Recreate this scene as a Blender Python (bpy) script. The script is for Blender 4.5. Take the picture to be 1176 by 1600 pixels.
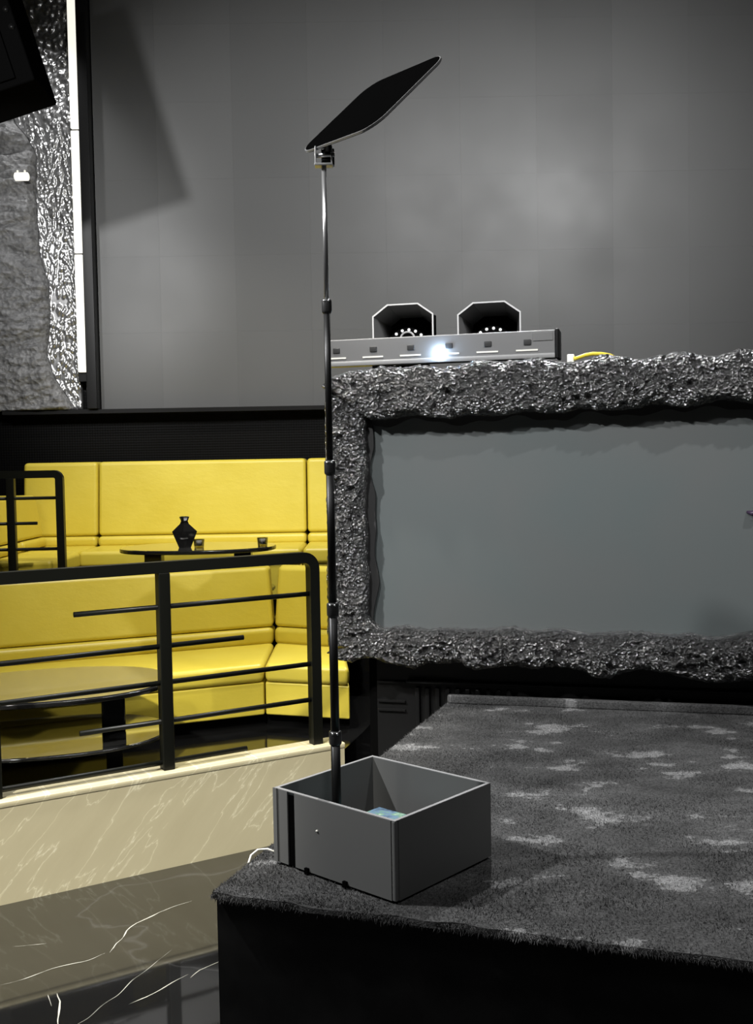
import bpy, bmesh, math, random
import numpy as np
from mathutils import Vector, Matrix, noise as mnoise

random.seed(7)
rng = np.random.default_rng(7)
scene = bpy.context.scene
for o in list(bpy.data.objects):
    bpy.data.objects.remove(o)

# ------------------------------------------------------------------ camera
FPX, HORIZON, ROLL = 1650.0, 722.0, 0.018          # for a 1176 x 1600 frame
pitch = math.atan((800.0 - HORIZON) / FPX)
fwd = Vector((0, math.cos(pitch), -math.sin(pitch)))
r0 = Vector((1, 0, 0)); u0 = r0.cross(fwd)
cright = r0 * math.cos(ROLL) - u0 * math.sin(ROLL)
cup = r0 * math.sin(ROLL) + u0 * math.cos(ROLL)
cd = bpy.data.cameras.new('camera')
cam = bpy.data.objects.new('camera', cd)
scene.collection.objects.link(cam)
mw = Matrix((cright, cup, -fwd)).transposed().to_4x4()
mw.translation = Vector((0, 0, 1.6))
cam.matrix_world = mw
cd.sensor_fit = 'VERTICAL'; cd.sensor_height = 36.0; cd.sensor_width = 36.0
cd.lens = FPX / 1600.0 * 36.0
cd.clip_start = 0.05; cd.clip_end = 100
scene.camera = cam

# ------------------------------------------------------------------ world, lamps, exposure
scene.view_settings.view_transform = 'Standard'
scene.view_settings.look = 'None'
scene.view_settings.exposure = 0.0
scene.view_settings.gamma = 1.0
scene.view_settings.use_curve_mapping = False
w = bpy.data.worlds.new('world'); scene.world = w; w.use_nodes = True
w.node_tree.nodes['Background'].inputs[0].default_value = (0.9, 0.95, 1.0, 1)
w.node_tree.nodes['Background'].inputs[1].default_value = 0.05


def spot(name, loc, target, power, size=60, blend=0.7, radius=0.12, col=(1, 1, 1)):
    ld = bpy.data.lights.new(name, 'SPOT')
    ld.energy = power; ld.spot_size = math.radians(size); ld.spot_blend = blend
    ld.shadow_soft_size = radius; ld.color = col
    o = bpy.data.objects.new(name, ld); scene.collection.objects.link(o)
    o.location = loc
    o.rotation_euler = (Vector(target) - Vector(loc)).to_track_quat('-Z', 'Y').to_euler()
    return o


WARM = (1.0, 0.96, 0.88)
spot('ceiling_spot_sofa', (-0.8, 4.0, 4.9), (-1.2, 5.5, 0.7), 410, 64, 0.6, 0.08, WARM)
spot('ceiling_spot_upper_sofa', (-0.6, 4.7, 4.9), (-1.2, 7.0, 1.3), 300, 54, 0.8, 0.12, WARM)
spot('ceiling_spot_curb', (-1.9, 0.8, 4.6), (-1.05, 3.85, 0.15), 1450, 32, 0.5, 0.10, WARM)
spot('wall_spot_stage', (-2.8, 2.75, 3.8), (0.2, 2.85, 0.6), 800, 72, 0.6, 0.06)
spot('ceiling_spot_stage_front', (0.4, 0.4, 4.9), (1.2, 3.0, 0.6), 190, 75, 0.9, 0.2)
spot('ceiling_spot_booth', (-1.7, 1.2, 4.7), (1.0, 4.4, 1.5), 560, 46, 0.7, 0.06)
spot('ceiling_spot_booth_right', (2.6, 2.0, 4.7), (0.9, 4.3, 1.4), 300, 56, 0.8, 0.05)
spot('ceiling_spot_booth_back', (0.7, 6.4, 4.9), (0.7, 4.6, 2.0), 800, 70, 0.8, 0.05)
spot('wall_wash_left', (-3.1, 3.0, 4.4), (-0.5, 7.5, 2.8), 420, 56, 0.9, 0.10)
spot('wall_wash_middle', (0.9, 2.0, 4.6), (0.1, 7.5, 2.9), 560, 62, 1.0, 0.4)
spot('wall_wash_far', (2.4, 2.2, 4.6), (1.8, 7.5, 3.2), 600, 56, 1.0, 0.4)
spot('wall_wash_textured_panel', (-1.75, 5.2, 3.0), (-2.35, 7.45, 3.0), 100, 75, 0.8, 0.04)  # unseen front fill added for the hammered and rock panels
spot('ceiling_spot_textured_panel', (-2.35, 6.85, 5.1), (-2.35, 7.42, 2.6), 80, 70, 0.8, 0.04)  # unseen grazing light added to bring out the panel relief


# ------------------------------------------------------------------ materials
def mat(name, col=(0.5, 0.5, 0.5), rough=0.5, metal=0.0, ior=1.5, spec=0.5, emis=None, estr=0.0, trans=0.0, coat=0.0):
    m = bpy.data.materials.new(name); m.use_nodes = True
    p = m.node_tree.nodes['Principled BSDF']
    p.inputs['Base Color'].default_value = (*col, 1)
    p.inputs['Roughness'].default_value = rough
    p.inputs['Metallic'].default_value = metal
    p.inputs['IOR'].default_value = ior
    p.inputs['Specular IOR Level'].default_value = spec
    p.inputs['Transmission Weight'].default_value = trans
    p.inputs['Coat Weight'].default_value = coat
    if emis:
        p.inputs['Emission Color'].default_value = (*emis, 1)
        p.inputs['Emission Strength'].default_value = estr
    return m


def nodes(m):
    nt = m.node_tree
    return nt, nt.nodes, nt.links, nt.nodes['Principled BSDF']


def coords(nt, scale=(1, 1, 1), kind='Object', rot=(0, 0, 0)):
    """world-like coordinates: Geometry position, scaled"""
    n = nt.nodes
    g = n.new('ShaderNodeNewGeometry')
    mp = n.new('ShaderNodeMapping')
    mp.inputs['Scale'].default_value = scale
    mp.inputs['Rotation'].default_value = rot
    nt.links.new(g.outputs['Position'], mp.inputs['Vector'])
    return mp.outputs['Vector']


def noise_tex(nt, vec, scale, detail=4, rough=0.55, dist=0.0):
    t = nt.nodes.new('ShaderNodeTexNoise')
    t.inputs['Scale'].default_value = scale; t.inputs['Detail'].default_value = detail
    t.inputs['Roughness'].default_value = rough; t.inputs['Distortion'].default_value = dist
    nt.links.new(vec, t.inputs['Vector'])
    return t


def ramp(nt, fac, stops):
    r = nt.nodes.new('ShaderNodeValToRGB')
    el = r.color_ramp.elements
    while len(el) < len(stops):
        el.new(0.5)
    for e, (p, c) in zip(el, stops):
        e.position = p; e.color = (*c, 1) if len(c) == 3 else c
    nt.links.new(fac, r.inputs['Fac'])
    return r.outputs['Color']


def bump(nt, fac, strength, dist):
    b = nt.nodes.new('ShaderNodeBump')
    b.inputs['Strength'].default_value = strength; b.inputs['Distance'].default_value = dist
    nt.links.new(fac, b.inputs['Height'])
    nt.links.new(b.outputs['Normal'], nt.nodes['Principled BSDF'].inputs['Normal'])
    return b


def g(v):
    return (v, v, v)


M = {}
M['black_paint'] = mat('black_paint', g(0.006), 0.4, spec=0.25)
M['black_matt'] = mat('black_matt', g(0.004), 0.8, spec=0.0)
M['black_gloss'] = mat('black_gloss', g(0.006), 0.12)
M['rail_black'] = mat('rail_black', (0.005, 0.0055, 0.004), 0.4, spec=0.25)
M['dark_wall'] = mat('dark_wall', g(0.010), 0.6)
M['ceiling_dark'] = mat('ceiling_dark', g(0.012), 0.8)

# perforated black wall behind the bench
m = mat('perforated_black', g(0.002), 0.45, spec=0.12); nt, N, L, P = nodes(m)
v = coords(nt, (1, 1, 1)); vo = N.new('ShaderNodeTexVoronoi'); vo.inputs['Scale'].default_value = 55; vo.inputs['Randomness'].default_value = 0.0
L.new(v, vo.inputs['Vector']); bump(nt, vo.outputs['Distance'], 0.5, 0.004)
M['perforated'] = m

# LED wall tile
m = mat('led_wall_tile', g(0.1), 0.5, spec=0.35); nt, N, L, P = nodes(m)
oi = N.new('ShaderNodeObjectInfo'); L.new(oi.outputs['Color'], P.inputs['Base Color'])
v = coords(nt); t = noise_tex(nt, v, 1.3, 3)
c = ramp(nt, t.outputs['Fac'], [(0.3, g(0.38)), (0.7, g(0.5))]); L.new(c, P.inputs['Roughness'])
M['led_tile'] = m

# booth screen
m = mat('booth_screen', (0.086, 0.104, 0.106), 0.5, spec=0.3); nt, N, L, P = nodes(m)
v = coords(nt); t = noise_tex(nt, v, 1.1, 3)
c = ramp(nt, t.outputs['Fac'], [(0.3, (0.093, 0.110, 0.111)), (0.7, (0.108, 0.113, 0.112))]); L.new(c, P.inputs['Base Color'])
M['booth_screen'] = m


def rock_material(name, lo, hi, rough, scale, strength, metal=0.0, dist=0.02):
    m = mat(name, g(lo), rough, metal); nt, N, L, P = nodes(m)
    v = coords(nt)
    t = noise_tex(nt, v, scale, 6, 0.65, 0.6)
    vo = N.new('ShaderNodeTexVoronoi'); vo.inputs['Scale'].default_value = scale * 1.6
    L.new(t.outputs['Color'], vo.inputs['Vector'])
    L.new(v, vo.inputs['Vector'])
    mx = N.new('ShaderNodeMath'); mx.operation = 'ADD'
    L.new(t.outputs['Fac'], mx.inputs[0]); L.new(vo.outputs['Distance'], mx.inputs[1])
    bump(nt, mx.outputs[0], strength, dist)
    c = ramp(nt, t.outputs['Fac'], [(0.3, g(lo)), (0.7, g(hi))]); L.new(c, P.inputs['Base Color'])
    return m


M['rock'] = rock_material('crinkled_rock', 0.08, 0.34, 0.27, 46, 1.0, 0.88, 0.034)
M['rock_wall'] = rock_material('layered_rock', 0.08, 0.22, 0.45, 20, 0.6)
m = mat('hammered_metal', g(0.45), 0.27, 0.85); nt, N, L, P = nodes(m)
M['hammered'] = m
M['strip_light'] = mat('strip_light', (0.9, 0.88, 0.8), 0.4, emis=(1.0, 0.97, 0.86), estr=0.95)

# yellow leather
m = mat('yellow_leather', (0.72, 0.55, 0.045), 0.42); nt, N, L, P = nodes(m)
v = coords(nt); t = noise_tex(nt, v, 3.0, 4)
c = ramp(nt, t.outputs['Fac'], [(0.25, (0.60, 0.475, 0.042)), (0.75, (0.67, 0.545, 0.068))]); L.new(c, P.inputs['Base Color'])
t2 = noise_tex(nt, coords(nt, (1, 1, 1.8)), 7.0, 5, 0.6)
bump(nt, t2.outputs['Fac'], 0.12, 0.02)
M['leather'] = m

# cream marble with straight diagonal streaks
m = mat('cream_marble', (0.6, 0.52, 0.32), 0.22); nt, N, L, P = nodes(m)
gp = N.new('ShaderNodeNewGeometry')


def dotn(v):
    d_ = N.new('ShaderNodeVectorMath'); d_.operation = 'DOT_PRODUCT'; d_.inputs[1].default_value = v
    L.new(gp.outputs['Position'], d_.inputs[0]); return d_.outputs['Value']


cx = N.new('ShaderNodeCombineXYZ')
L.new(dotn((0.857 * 5.2, 0.515 * 5.2, -4.4)), cx.inputs[0]); L.new(dotn((0.857 * 1.0, 0.515 * 1.0, 1.3)), cx.inputs[1])
t = noise_tex(nt, cx.outputs[0], 1.0, 5, 0.55, 0.25)
sub = N.new('ShaderNodeMath'); sub.operation = 'SUBTRACT'; sub.inputs[1].default_value = 0.5; L.new(t.outputs['Fac'], sub.inputs[0])
ab = N.new('ShaderNodeMath'); ab.operation = 'ABSOLUTE'; L.new(sub.outputs[0], ab.inputs[0])
c = ramp(nt, ab.outputs[0], [(0.0, (0.82, 0.77, 0.57)), (0.004, (0.65, 0.59, 0.39)), (0.016, (0.59, 0.53, 0.345)), (0.2, (0.55, 0.49, 0.315))])
L.new(c, P.inputs['Base Color'])
M['cream_marble'] = m


def dark_marble(name, rough, ior, vein):
    m = mat(name, g(0.008), rough, ior=ior); nt, N, L, P = nodes(m)
    v = coords(nt, (1.0, 1.9, 1.0), rot=(0, 0, -0.55))
    t = noise_tex(nt, v, 0.62, 5, 0.45, 0.5)
    sub = N.new('ShaderNodeMath'); sub.operation = 'SUBTRACT'; sub.inputs[1].default_value = 0.5; L.new(t.outputs['Fac'], sub.inputs[0])
    ab = N.new('ShaderNodeMath'); ab.operation = 'ABSOLUTE'; L.new(sub.outputs[0], ab.inputs[0])
    c = ramp(nt, ab.outputs[0], [(0.0, g(vein)), (0.0022, g(vein * 0.6)), (0.006, g(0.010)), (0.3, g(0.006))])
    L.new(c, P.inputs['Base Color'])
    return m


M['floor_marble'] = dark_marble('floor_marble', 0.05, 2.2, 0.03)
M['vein'] = mat('marble_vein', (0.5, 0.49, 0.42), 0.15)
M['tier_floor'] = mat('tier_floor', g(0.006), 0.07, ior=1.75)

# carpet
m = mat('worn_carpet', g(0.05), 0.95, spec=0.1); nt, N, L, P = nodes(m)
v = coords(nt, (0.75, 1.15, 0.0), rot=(0, 0, 0.2))
t = noise_tex(nt, v, 5.2, 9, 0.62, 0.1)
lf = noise_tex(nt, v, 1.1, 2); mad = N.new('ShaderNodeMath'); mad.operation = 'MULTIPLY_ADD'; mad.inputs[1].default_value = 0.22
sb = N.new('ShaderNodeMath'); sb.operation = 'SUBTRACT'; sb.inputs[1].default_value = 0.46; L.new(lf.outputs['Fac'], sb.inputs[0])
L.new(sb.outputs[0], mad.inputs[0]); L.new(t.outputs['Fac'], mad.inputs[2])
c1 = ramp(nt, mad.outputs[0], [(0.42, g(0.060)), (0.59, g(0.092)), (0.605, g(0.20)), (0.70, g(0.27))])
t2 = noise_tex(nt, coords(nt), 130, 3, 0.7)
c2 = ramp(nt, t2.outputs['Fac'], [(0.3, g(0.45)), (0.7, g(1.4))])
mx = N.new('ShaderNodeMix'); mx.data_type = 'RGBA'; mx.blend_type = 'MULTIPLY'; mx.inputs[0].default_value = 1.0
L.new(c1, mx.inputs[6]); L.new(c2, mx.inputs[7]); L.new(mx.outputs[2], P.inputs['Base Color'])
bump(nt, t2.outputs['Fac'], 0.8, 0.006)
M['carpet'] = m
m = mat('stage_skirt', g(0.003), 0.5, spec=0.15); nt, N, L, P = nodes(m)
t = noise_tex(nt, coords(nt), 5, 5); c = ramp(nt, t.outputs['Fac'], [(0.4, g(0.0015)), (0.75, g(0.008))]); L.new(c, P.inputs['Base Color'])
M['stage_skirt'] = m
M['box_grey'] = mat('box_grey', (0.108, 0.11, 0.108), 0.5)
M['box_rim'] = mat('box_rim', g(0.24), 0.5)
M['slot_black'] = mat('slot_black', g(0.002), 0.8, spec=0.0)
M['steel'] = mat('steel', g(0.55), 0.28, 0.9)
M['gunmetal'] = mat('gunmetal', g(0.05), 0.35, 0.6)
M['pole_black'] = mat('pole_black', g(0.005), 0.4, spec=0.25)
M['plate_black'] = mat('plate_black', g(0.0012), 0.7, spec=0.0)
M['plate_rim'] = mat('plate_rim', g(0.45), 0.3, 0.7)
M['bar_metal'] = mat('bar_metal', g(0.19), 0.42, 0.35)
M['bar_lip'] = mat('bar_lip', g(0.30), 0.4, 0.3)
M['lens_grey'] = mat('lens_grey', g(0.04), 0.3)
M['lamp_white'] = mat('lamp_white', (0.85, 0.84, 0.76), 0.4, emis=(1, 0.98, 0.86), estr=0.8)  # emission added to brighten the small white wall fixture
M['white'] = mat('white', (0.85, 0.84, 0.76), 0.4)
M['hood_grey'] = mat('hood_grey', g(0.16), 0.4)
M['hood_rim'] = mat('hood_rim', g(0.62), 0.4)
M['lamp_blue'] = mat('lamp_blue', (0.8, 0.9, 1.0), 0.3, emis=(0.55, 0.75, 1.0), estr=60.0)
M['led_white'] = mat('led_white', g(0.9), 0.3, emis=(1, 1, 1), estr=0.5)
M['table_top'] = mat('table_top', g(0.72), 0.05, 0.95)
M['shelf_top'] = mat('shelf_top', g(0.38), 0.06, 0.95)
M['table_edge'] = mat('table_edge', g(0.01), 0.2)
M['bottle_black'] = mat('bottle_black', g(0.008), 0.15)
M['silver'] = mat('silver', g(0.7), 0.25, 0.9)
M['glass'] = mat('glass', (0.3, 0.3, 0.3), 0.03, ior=1.45, trans=1.0)
M['cable_yellow'] = mat('cable_yellow', (0.75, 0.6, 0.04), 0.4)
M['purple'] = mat('dark_purple', (0.03, 0.015, 0.04), 0.5)
# tablet screen
m = mat('tablet_glow', g(0.02), 0.2); nt, N, L, P = nodes(m)
t = noise_tex(nt, coords(nt), 22, 3)
c = ramp(nt, t.outputs['Fac'], [(0.3, (0.06, 0.11, 0.18)), (0.48, (0.22, 0.38, 0.55)), (0.56, (0.25, 0.5, 0.32)), (0.66, (0.7, 0.95, 0.8))])
L.new(c, P.inputs['Emission Color']); P.inputs['Emission Strength'].default_value = 0.85
M['tablet'] = m

# ------------------------------------------------------------------ helpers
ORG = {}                                             # world origin of each object


def origin(o):
    return ORG[o.name]


def tag(o, label=None, cat=None, group=None, kind=None):
    if label: o['label'] = label
    if cat: o['category'] = cat
    if group: o['group'] = group
    if kind: o['kind'] = kind
    return o


def thing(name, loc, label, cat, group=None, kind=None):
    o = bpy.data.objects.new(name, None); scene.collection.objects.link(o)
    o.location = loc; o.empty_display_size = 0.1
    ORG[o.name] = Vector(loc)
    return tag(o, label, cat, group, kind)


def link(name, me, parent=None, org=None, m=None, smooth=False):
    """me: mesh in world coordinates; the origin moves to the base centre"""
    n = len(me.vertices); co = np.empty(n * 3, dtype=np.float32); me.vertices.foreach_get('co', co); co = co.reshape(-1, 3)
    if org is None:
        mn, mx_ = co.min(0), co.max(0)
        org = ((mn[0] + mx_[0]) / 2, (mn[1] + mx_[1]) / 2, mn[2])
    org = Vector([float(x) for x in org])
    co = co - np.array(org, dtype=np.float32)
    me.vertices.foreach_set('co', co.ravel()); me.update()
    if m is not None: me.materials.append(m)
    if smooth:
        me.polygons.foreach_set('use_smooth', [True] * len(me.polygons))
    o = bpy.data.objects.new(name, me); scene.collection.objects.link(o)
    ORG[o.name] = org
    if parent is not None:
        o.parent = parent; o.location = org - ORG[parent.name]
    else:
        o.location = org
    return o


def from_bm(name, bm, m, parent=None, smooth=False, wn=False):
    bmesh.ops.recalc_face_normals(bm, faces=bm.faces)
    me = bpy.data.meshes.new(name); bm.to_mesh(me); bm.free()
    o = link(name, me, parent, None, m, smooth or wn)
    if wn:
        md = o.modifiers.new('weighted', 'WEIGHTED_NORMAL'); md.keep_sharp = False
    return o


def raw(name, verts, faces, m, parent=None, smooth=False):
    me = bpy.data.meshes.new(name); me.from_pydata([tuple(v) for v in verts], [], faces); me.validate()
    return link(name, me, parent, None, m, smooth)


def prism_bm(poly, z0, z1, bev=0.0, seg=2, bm=None):
    own = bm is None
    if own: bm = bmesh.new()
    vs = [bm.verts.new((p[0], p[1], z0)) for p in poly]
    f = bm.faces.new(vs)
    r = bmesh.ops.extrude_face_region(bm, geom=[f])
    nv = [e for e in r['geom'] if isinstance(e, bmesh.types.BMVert)]
    for v_ in nv: v_.co.z = z1
    if bev > 0:
        bmesh.ops.recalc_face_normals(bm, faces=bm.faces)
        bmesh.ops.bevel(bm, geom=list(bm.edges), offset=bev, segments=seg, profile=0.5, affect='EDGES', clamp_overlap=True)
    return bm


def prism(name, poly, z0, z1, m, parent=None, bev=0.0, seg=2):
    return from_bm(name, prism_bm(poly, z0, z1, bev, seg), m, parent, wn=bev > 0)


def box(name, c, s, m, parent=None, bev=0.0, rot=None, seg=2):
    """c centre, s full size, rot 3x3 Matrix"""
    bm = bmesh.new(); bmesh.ops.create_cube(bm, size=1.0)
    for v_ in bm.verts: v_.co = Vector((v_.co.x * s[0], v_.co.y * s[1], v_.co.z * s[2]))
    if bev > 0:
        bmesh.ops.bevel(bm, geom=list(bm.edges), offset=bev, segments=seg, profile=0.5, affect='EDGES', clamp_overlap=True)
    for v_ in bm.verts:
        p = v_.co.copy()
        if rot is not None: p = rot @ p
        v_.co = p + Vector(c)
    return from_bm(name, bm, m, parent, wn=bev > 0)


def tube_data(path, rad, n=10, close=False, cap=True):
    pts = [Vector(p) for p in path]
    rads = rad if isinstance(rad, (list, tuple)) else [rad] * len(pts)
    vs, fs = [], []
    ref = Vector((0, 0, 1))
    t0 = (pts[1] - pts[0]).normalized()
    if abs(t0.dot(ref)) > 0.95: ref = Vector((1, 0, 0))
    a = (ref - t0 * ref.dot(t0)).normalized()
    for i, p in enumerate(pts):
        if i == 0: t = pts[1] - pts[0]
        elif i == len(pts) - 1: t = pts[-1] - pts[-2]
        else: t = (pts[i + 1] - pts[i]).normalized() + (pts[i] - pts[i - 1]).normalized()
        t.normalize()
        a = (a - t * a.dot(t)).normalized(); b = t.cross(a)
        for k in range(n):
            th = 2 * math.pi * k / n
            vs.append(p + (a * math.cos(th) + b * math.sin(th)) * rads[i])
    for i in range(len(pts) - 1):
        for k in range(n):
            k2 = (k + 1) % n
            fs.append((i * n + k, i * n + k2, (i + 1) * n + k2, (i + 1) * n + k))
    if cap:
        fs.append(tuple(range(n - 1, -1, -1))); fs.append(tuple(range((len(pts) - 1) * n, len(pts) * n)))
    return vs, fs


def tube(name, path, rad, m, parent=None, n=10):
    v_, f_ = tube_data(path, rad, n)
    return raw(name, v_, f_, m, parent, smooth=n > 6)


def lathe(name, c, prof, m, parent=None, n=24, sx=1.0, sy=1.0, smooth=True, phase=0.0):
    """prof: (radius, z) list"""
    vs, fs = [], []
    for r, z in prof:
        for k in range(n):
            th = 2 * math.pi * k / n + phase
            vs.append((c[0] + r * sx * math.cos(th), c[1] + r * sy * math.sin(th), c[2] + z))
    for i in range(len(prof) - 1):
        for k in range(n):
            k2 = (k + 1) % n
            fs.append((i * n + k, i * n + k2, (i + 1) * n + k2, (i + 1) * n + k))
    fs.append(tuple(range(n - 1, -1, -1))); fs.append(tuple(range((len(prof) - 1) * n, len(prof) * n)))
    return raw(name, vs, fs, m, parent, smooth)


class Frame:
    """plan frame: s along d, t along b"""
    def __init__(self, o, ang):
        self.o = Vector((o[0], o[1])); a = math.radians(ang)
        self.d = Vector((math.cos(a), math.sin(a))); self.b = Vector((-math.sin(a), math.cos(a)))
        self.rot = Matrix.Rotation(a, 3, 'Z')

    def p(self, s, t):
        q = self.o + self.d * s + self.b * t
        return (q.x, q.y)

    def p3(self, s, t, z):
        q = self.p(s, t); return Vector((q[0], q[1], z))

    def rect(self, s0, s1, t0, t1):
        return [self.p(s0, t0), self.p(s1, t0), self.p(s1, t1), self.p(s0, t1)]


# ================================================================== SETTING
FL = prism('floor', [(-3.4, -3), (4.2, -3), (4.2, 7.7), (-3.4, 7.7)], -0.1, 0.0, M['floor_marble'])
tag(FL, 'polished black marble dance floor with thin white veins', 'floor', kind='structure')
o = prism('ceiling', [(-3.4, -3), (4.2, -3), (4.2, 7.7), (-3.4, 7.7)], 5.3, 5.4, M['ceiling_dark']); tag(o, 'dark ceiling high above the stage', 'ceiling', kind='structure')
o = prism('wall_back', [(-3.4, 7.55), (4.2, 7.55), (4.2, 7.7), (-3.4, 7.7)], 0, 5.3, M['perforated']); tag(o, 'black perforated wall above the yellow bench', 'wall', kind='structure')
o = prism('wall_left', [(-3.4, -3), (-3.3, -3), (-3.3, 7.55), (-3.4, 7.55)], 0, 5.3, M['dark_wall']); tag(o, 'dark left side wall', 'wall', kind='structure')
o = prism('wall_right', [(4.1, -3), (4.2, -3), (4.2, 7.55), (4.1, 7.55)], 0, 5.3, M['dark_wall']); tag(o, 'dark right side wall', 'wall', kind='structure')
o = prism('wall_front', [(-3.3, -3.0), (4.1, -3.0), (4.1, -2.9), (-3.3, -2.9)], 0, 5.3, M['dark_wall']); tag(o, 'dark wall behind the viewer', 'wall', kind='structure')

CURB = Frame((-0.152, 4.54), 31.0)
RAILZ, TIER1, TIER2 = 0.382, 0.28, 0.70
cb = thing('marble_curb', CURB.p3(-1.2, 0.06, 0), 'cream veined marble curb carrying the black railing', 'curb', kind='structure')
prism('curb_facing', CURB.rect(-3.4, 0.0, 0.012, 0.12), 0.0, 0.358, M['cream_marble'], cb)
prism('curb_cap', CURB.rect(-3.4, 0.004, 0.009, 0.135), 0.358, RAILZ, M['cream_marble'], cb, 0.004, 1)

o = prism('floor_lower_tier', [CURB.p(-3.4, 0.12), CURB.p(0, 0.12), (-0.09, 5.1), (0.12, 6.0), (-3.3, 6.0), (-3.3, 3.6)], 0.0, TIER1, M['tier_floor'])
tag(o, 'glossy black floor of the lower seating tier', 'floor', kind='structure')

VEINS = [([(-1.193, 3.202), (-1.129, 3.248), (-1.064, 3.3), (-0.977, 3.353), (-0.912, 3.409)], 0.004), ([(-0.899, 3.408), (-0.903, 3.473), (-0.882, 3.569), (-0.862, 3.629), (-0.803, 3.721), (-0.704, 3.817)], 0.006), ([(-0.765, 3.071), (-0.718, 3.118), (-0.657, 3.202), (-0.613, 3.258)], 0.004), ([(-0.603, 3.233), (-0.581, 3.282), (-0.528, 3.336)], 0.004), ([(-0.994, 3.147), (-0.971, 3.097), (-0.96, 3.041), (-0.93, 2.935)], 0.006), ([(-1.246, 3.473), (-1.132, 3.487)], 0.0025), ([(-0.897, 2.934), (-0.817, 3.126), (-0.701, 3.433)], 0.002), ([(-1.024, 3.137), (-0.994, 3.072)], 0.003), ([(-1.443, 3.095), (-1.301, 3.174), (-1.193, 3.202)], 0.004)]

# white veins running through the floor marble
def vein(pts, w0):
    vs, fs = [], []
    P_ = [Vector((*p, 0)) for p in pts]
    fine = []
    for a, b_ in zip(P_[:-1], P_[1:]):
        n = max(2, int((b_ - a).length / 0.012))
        for k in range(n): fine.append(a.lerp(b_, k / n))
    fine.append(P_[-1])
    for i, p in enumerate(fine):
        q = Vector((mnoise.noise(p * 11), mnoise.noise(p * 11 + Vector((5, 5, 5))), 0)) * 0.012 + p
        d_ = (fine[min(i + 1, len(fine) - 1)] - fine[max(i - 1, 0)]).normalized(); nrm = Vector((-d_.y, d_.x, 0))
        ww = 0.55 * w0 * max(0.12, 0.55 + 0.9 * mnoise.noise(p * 17 + Vector((1, 2, 3)))) * min(1, 4 * min(i, len(fine) - 1 - i) / len(fine) + 0.1)
        for sg in (-1, 1): vs.append(q + nrm * ww * sg + Vector((0, 0, 0.0006)))
    for i in range(len(fine) - 1): fs.append((i * 2, i * 2 + 1, i * 2 + 3, i * 2 + 2))
    return raw('marble_vein', vs, fs, M['vein'], FL)


for pts, w0 in VEINS: vein(pts, w0)

# ================================================================== LOWER SOFA
SF = Frame((-0.577, 5.25), 23.0)          # left run, origin at the inner front corner
SR = Frame((-0.577, 5.25), -17.0)         # right run
SEAT = 0.60


def seam(t):                              # point on the mitre between the two runs
    k = t / 0.583
    return (-0.577 - 0.008 * k, 5.25 + 0.63 * k)


lo = thing('yellow_banquette', SF.p3(-0.6, 0.3, TIER1), 'yellow leather banquette bending at a seam, on the lower tier behind the long railing', 'sofa')
E0 = 0.45
gap = 0.004


def left_poly(s0, s1, t0, t1):
    """from s0 to the seam (s1 None) between depths t0 and t1"""
    a, b_ = seam(t0), seam(t1)
    sh = SF.d * -gap
    return [SF.p(s0, t0), (a[0] + sh.x, a[1] + sh.y), (b_[0] + sh.x, b_[1] + sh.y), SF.p(s0, t1)]


def right_end(t):
    return (-0.147 - 0.07 * t, 5.118 + 0.985 * t)


def right_poly(t0, t1):
    a, b_ = seam(t0), seam(t1)
    sh = SR.d * gap
    return [(a[0] + sh.x, a[1] + sh.y), right_end(t0), right_end(t1), (b_[0] + sh.x, b_[1] + sh.y)]


S0 = -2.45
Lm = M['leather']
prism('plinth', left_poly(S0, None, 0.06, 0.6), TIER1, TIER1 + 0.06, M['black_matt'], lo)
prism('plinth', right_poly(0.06, 0.6), TIER1, TIER1 + 0.06, M['black_matt'], lo)
prism('front_panel', left_poly(S0, None, 0.012, 0.58), TIER1 + 0.06, 0.505, Lm, lo, 0.008, 2)
prism('front_panel', right_poly(0.012, 0.58), TIER1 + 0.06, 0.505, Lm, lo, 0.008, 2)
prism('seat_cushion', left_poly(S0, None, 0.0, 0.6), 0.507, SEAT, Lm, lo, 0.026, 4)
prism('seat_cushion', right_poly(0.0, 0.6), 0.507, SEAT, Lm, lo, 0.026, 4)
prism('back_roll', left_poly(S0, None, 0.565, 0.72), SEAT - 0.01, 0.686, Lm, lo, 0.028, 4)
prism('back_roll', right_poly(0.565, 0.72), SEAT - 0.01, 0.686, Lm, lo, 0.028, 4)


def leaning(name, poly, z0, z1, lean, bvec, m, parent, bev, seg=4):
    bm = prism_bm(poly, z0, z1, bev, seg)
    for v_ in bm.verts:
        k = (v_.co.z - z0) / (z1 - z0)
        v_.co.x += bvec.x * lean * k; v_.co.y += bvec.y * lean * k
    return from_bm(name, bm, m, parent, wn=True)


leaning('backrest', left_poly(S0, None, 0.585, 0.72), 0.688, 1.02, 0.07, SF.b, Lm, lo, 0.024)
leaning('backrest', right_poly(0.585, 0.72), 0.688, 1.02, 0.07, SR.b, Lm, lo, 0.024)
prism('back_shell', left_poly(S0, None, 0.725, 0.79), TIER1, 0.68, M['black_matt'], lo)
prism('back_shell', right_poly(0.725, 0.79), TIER1, 0.68, M['black_matt'], lo)

# upper tier: its front edge follows the back of the lower bench
a1 = SF.p(S0, 0.83); a2 = (seam(0.83)[0], seam(0.83)[1]); a3 = SR.p(0.55, 0.83)
o = prism('floor_upper_tier', [(-3.3, a1[1] - 0.2), a1, a2, a3, (a3[0] + 0.1, 7.55), (-3.3, 7.55)], TIER1, TIER2, M['tier_floor'])
tag(o, 'glossy black floor of the upper seating tier', 'floor', kind='structure')


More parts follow.
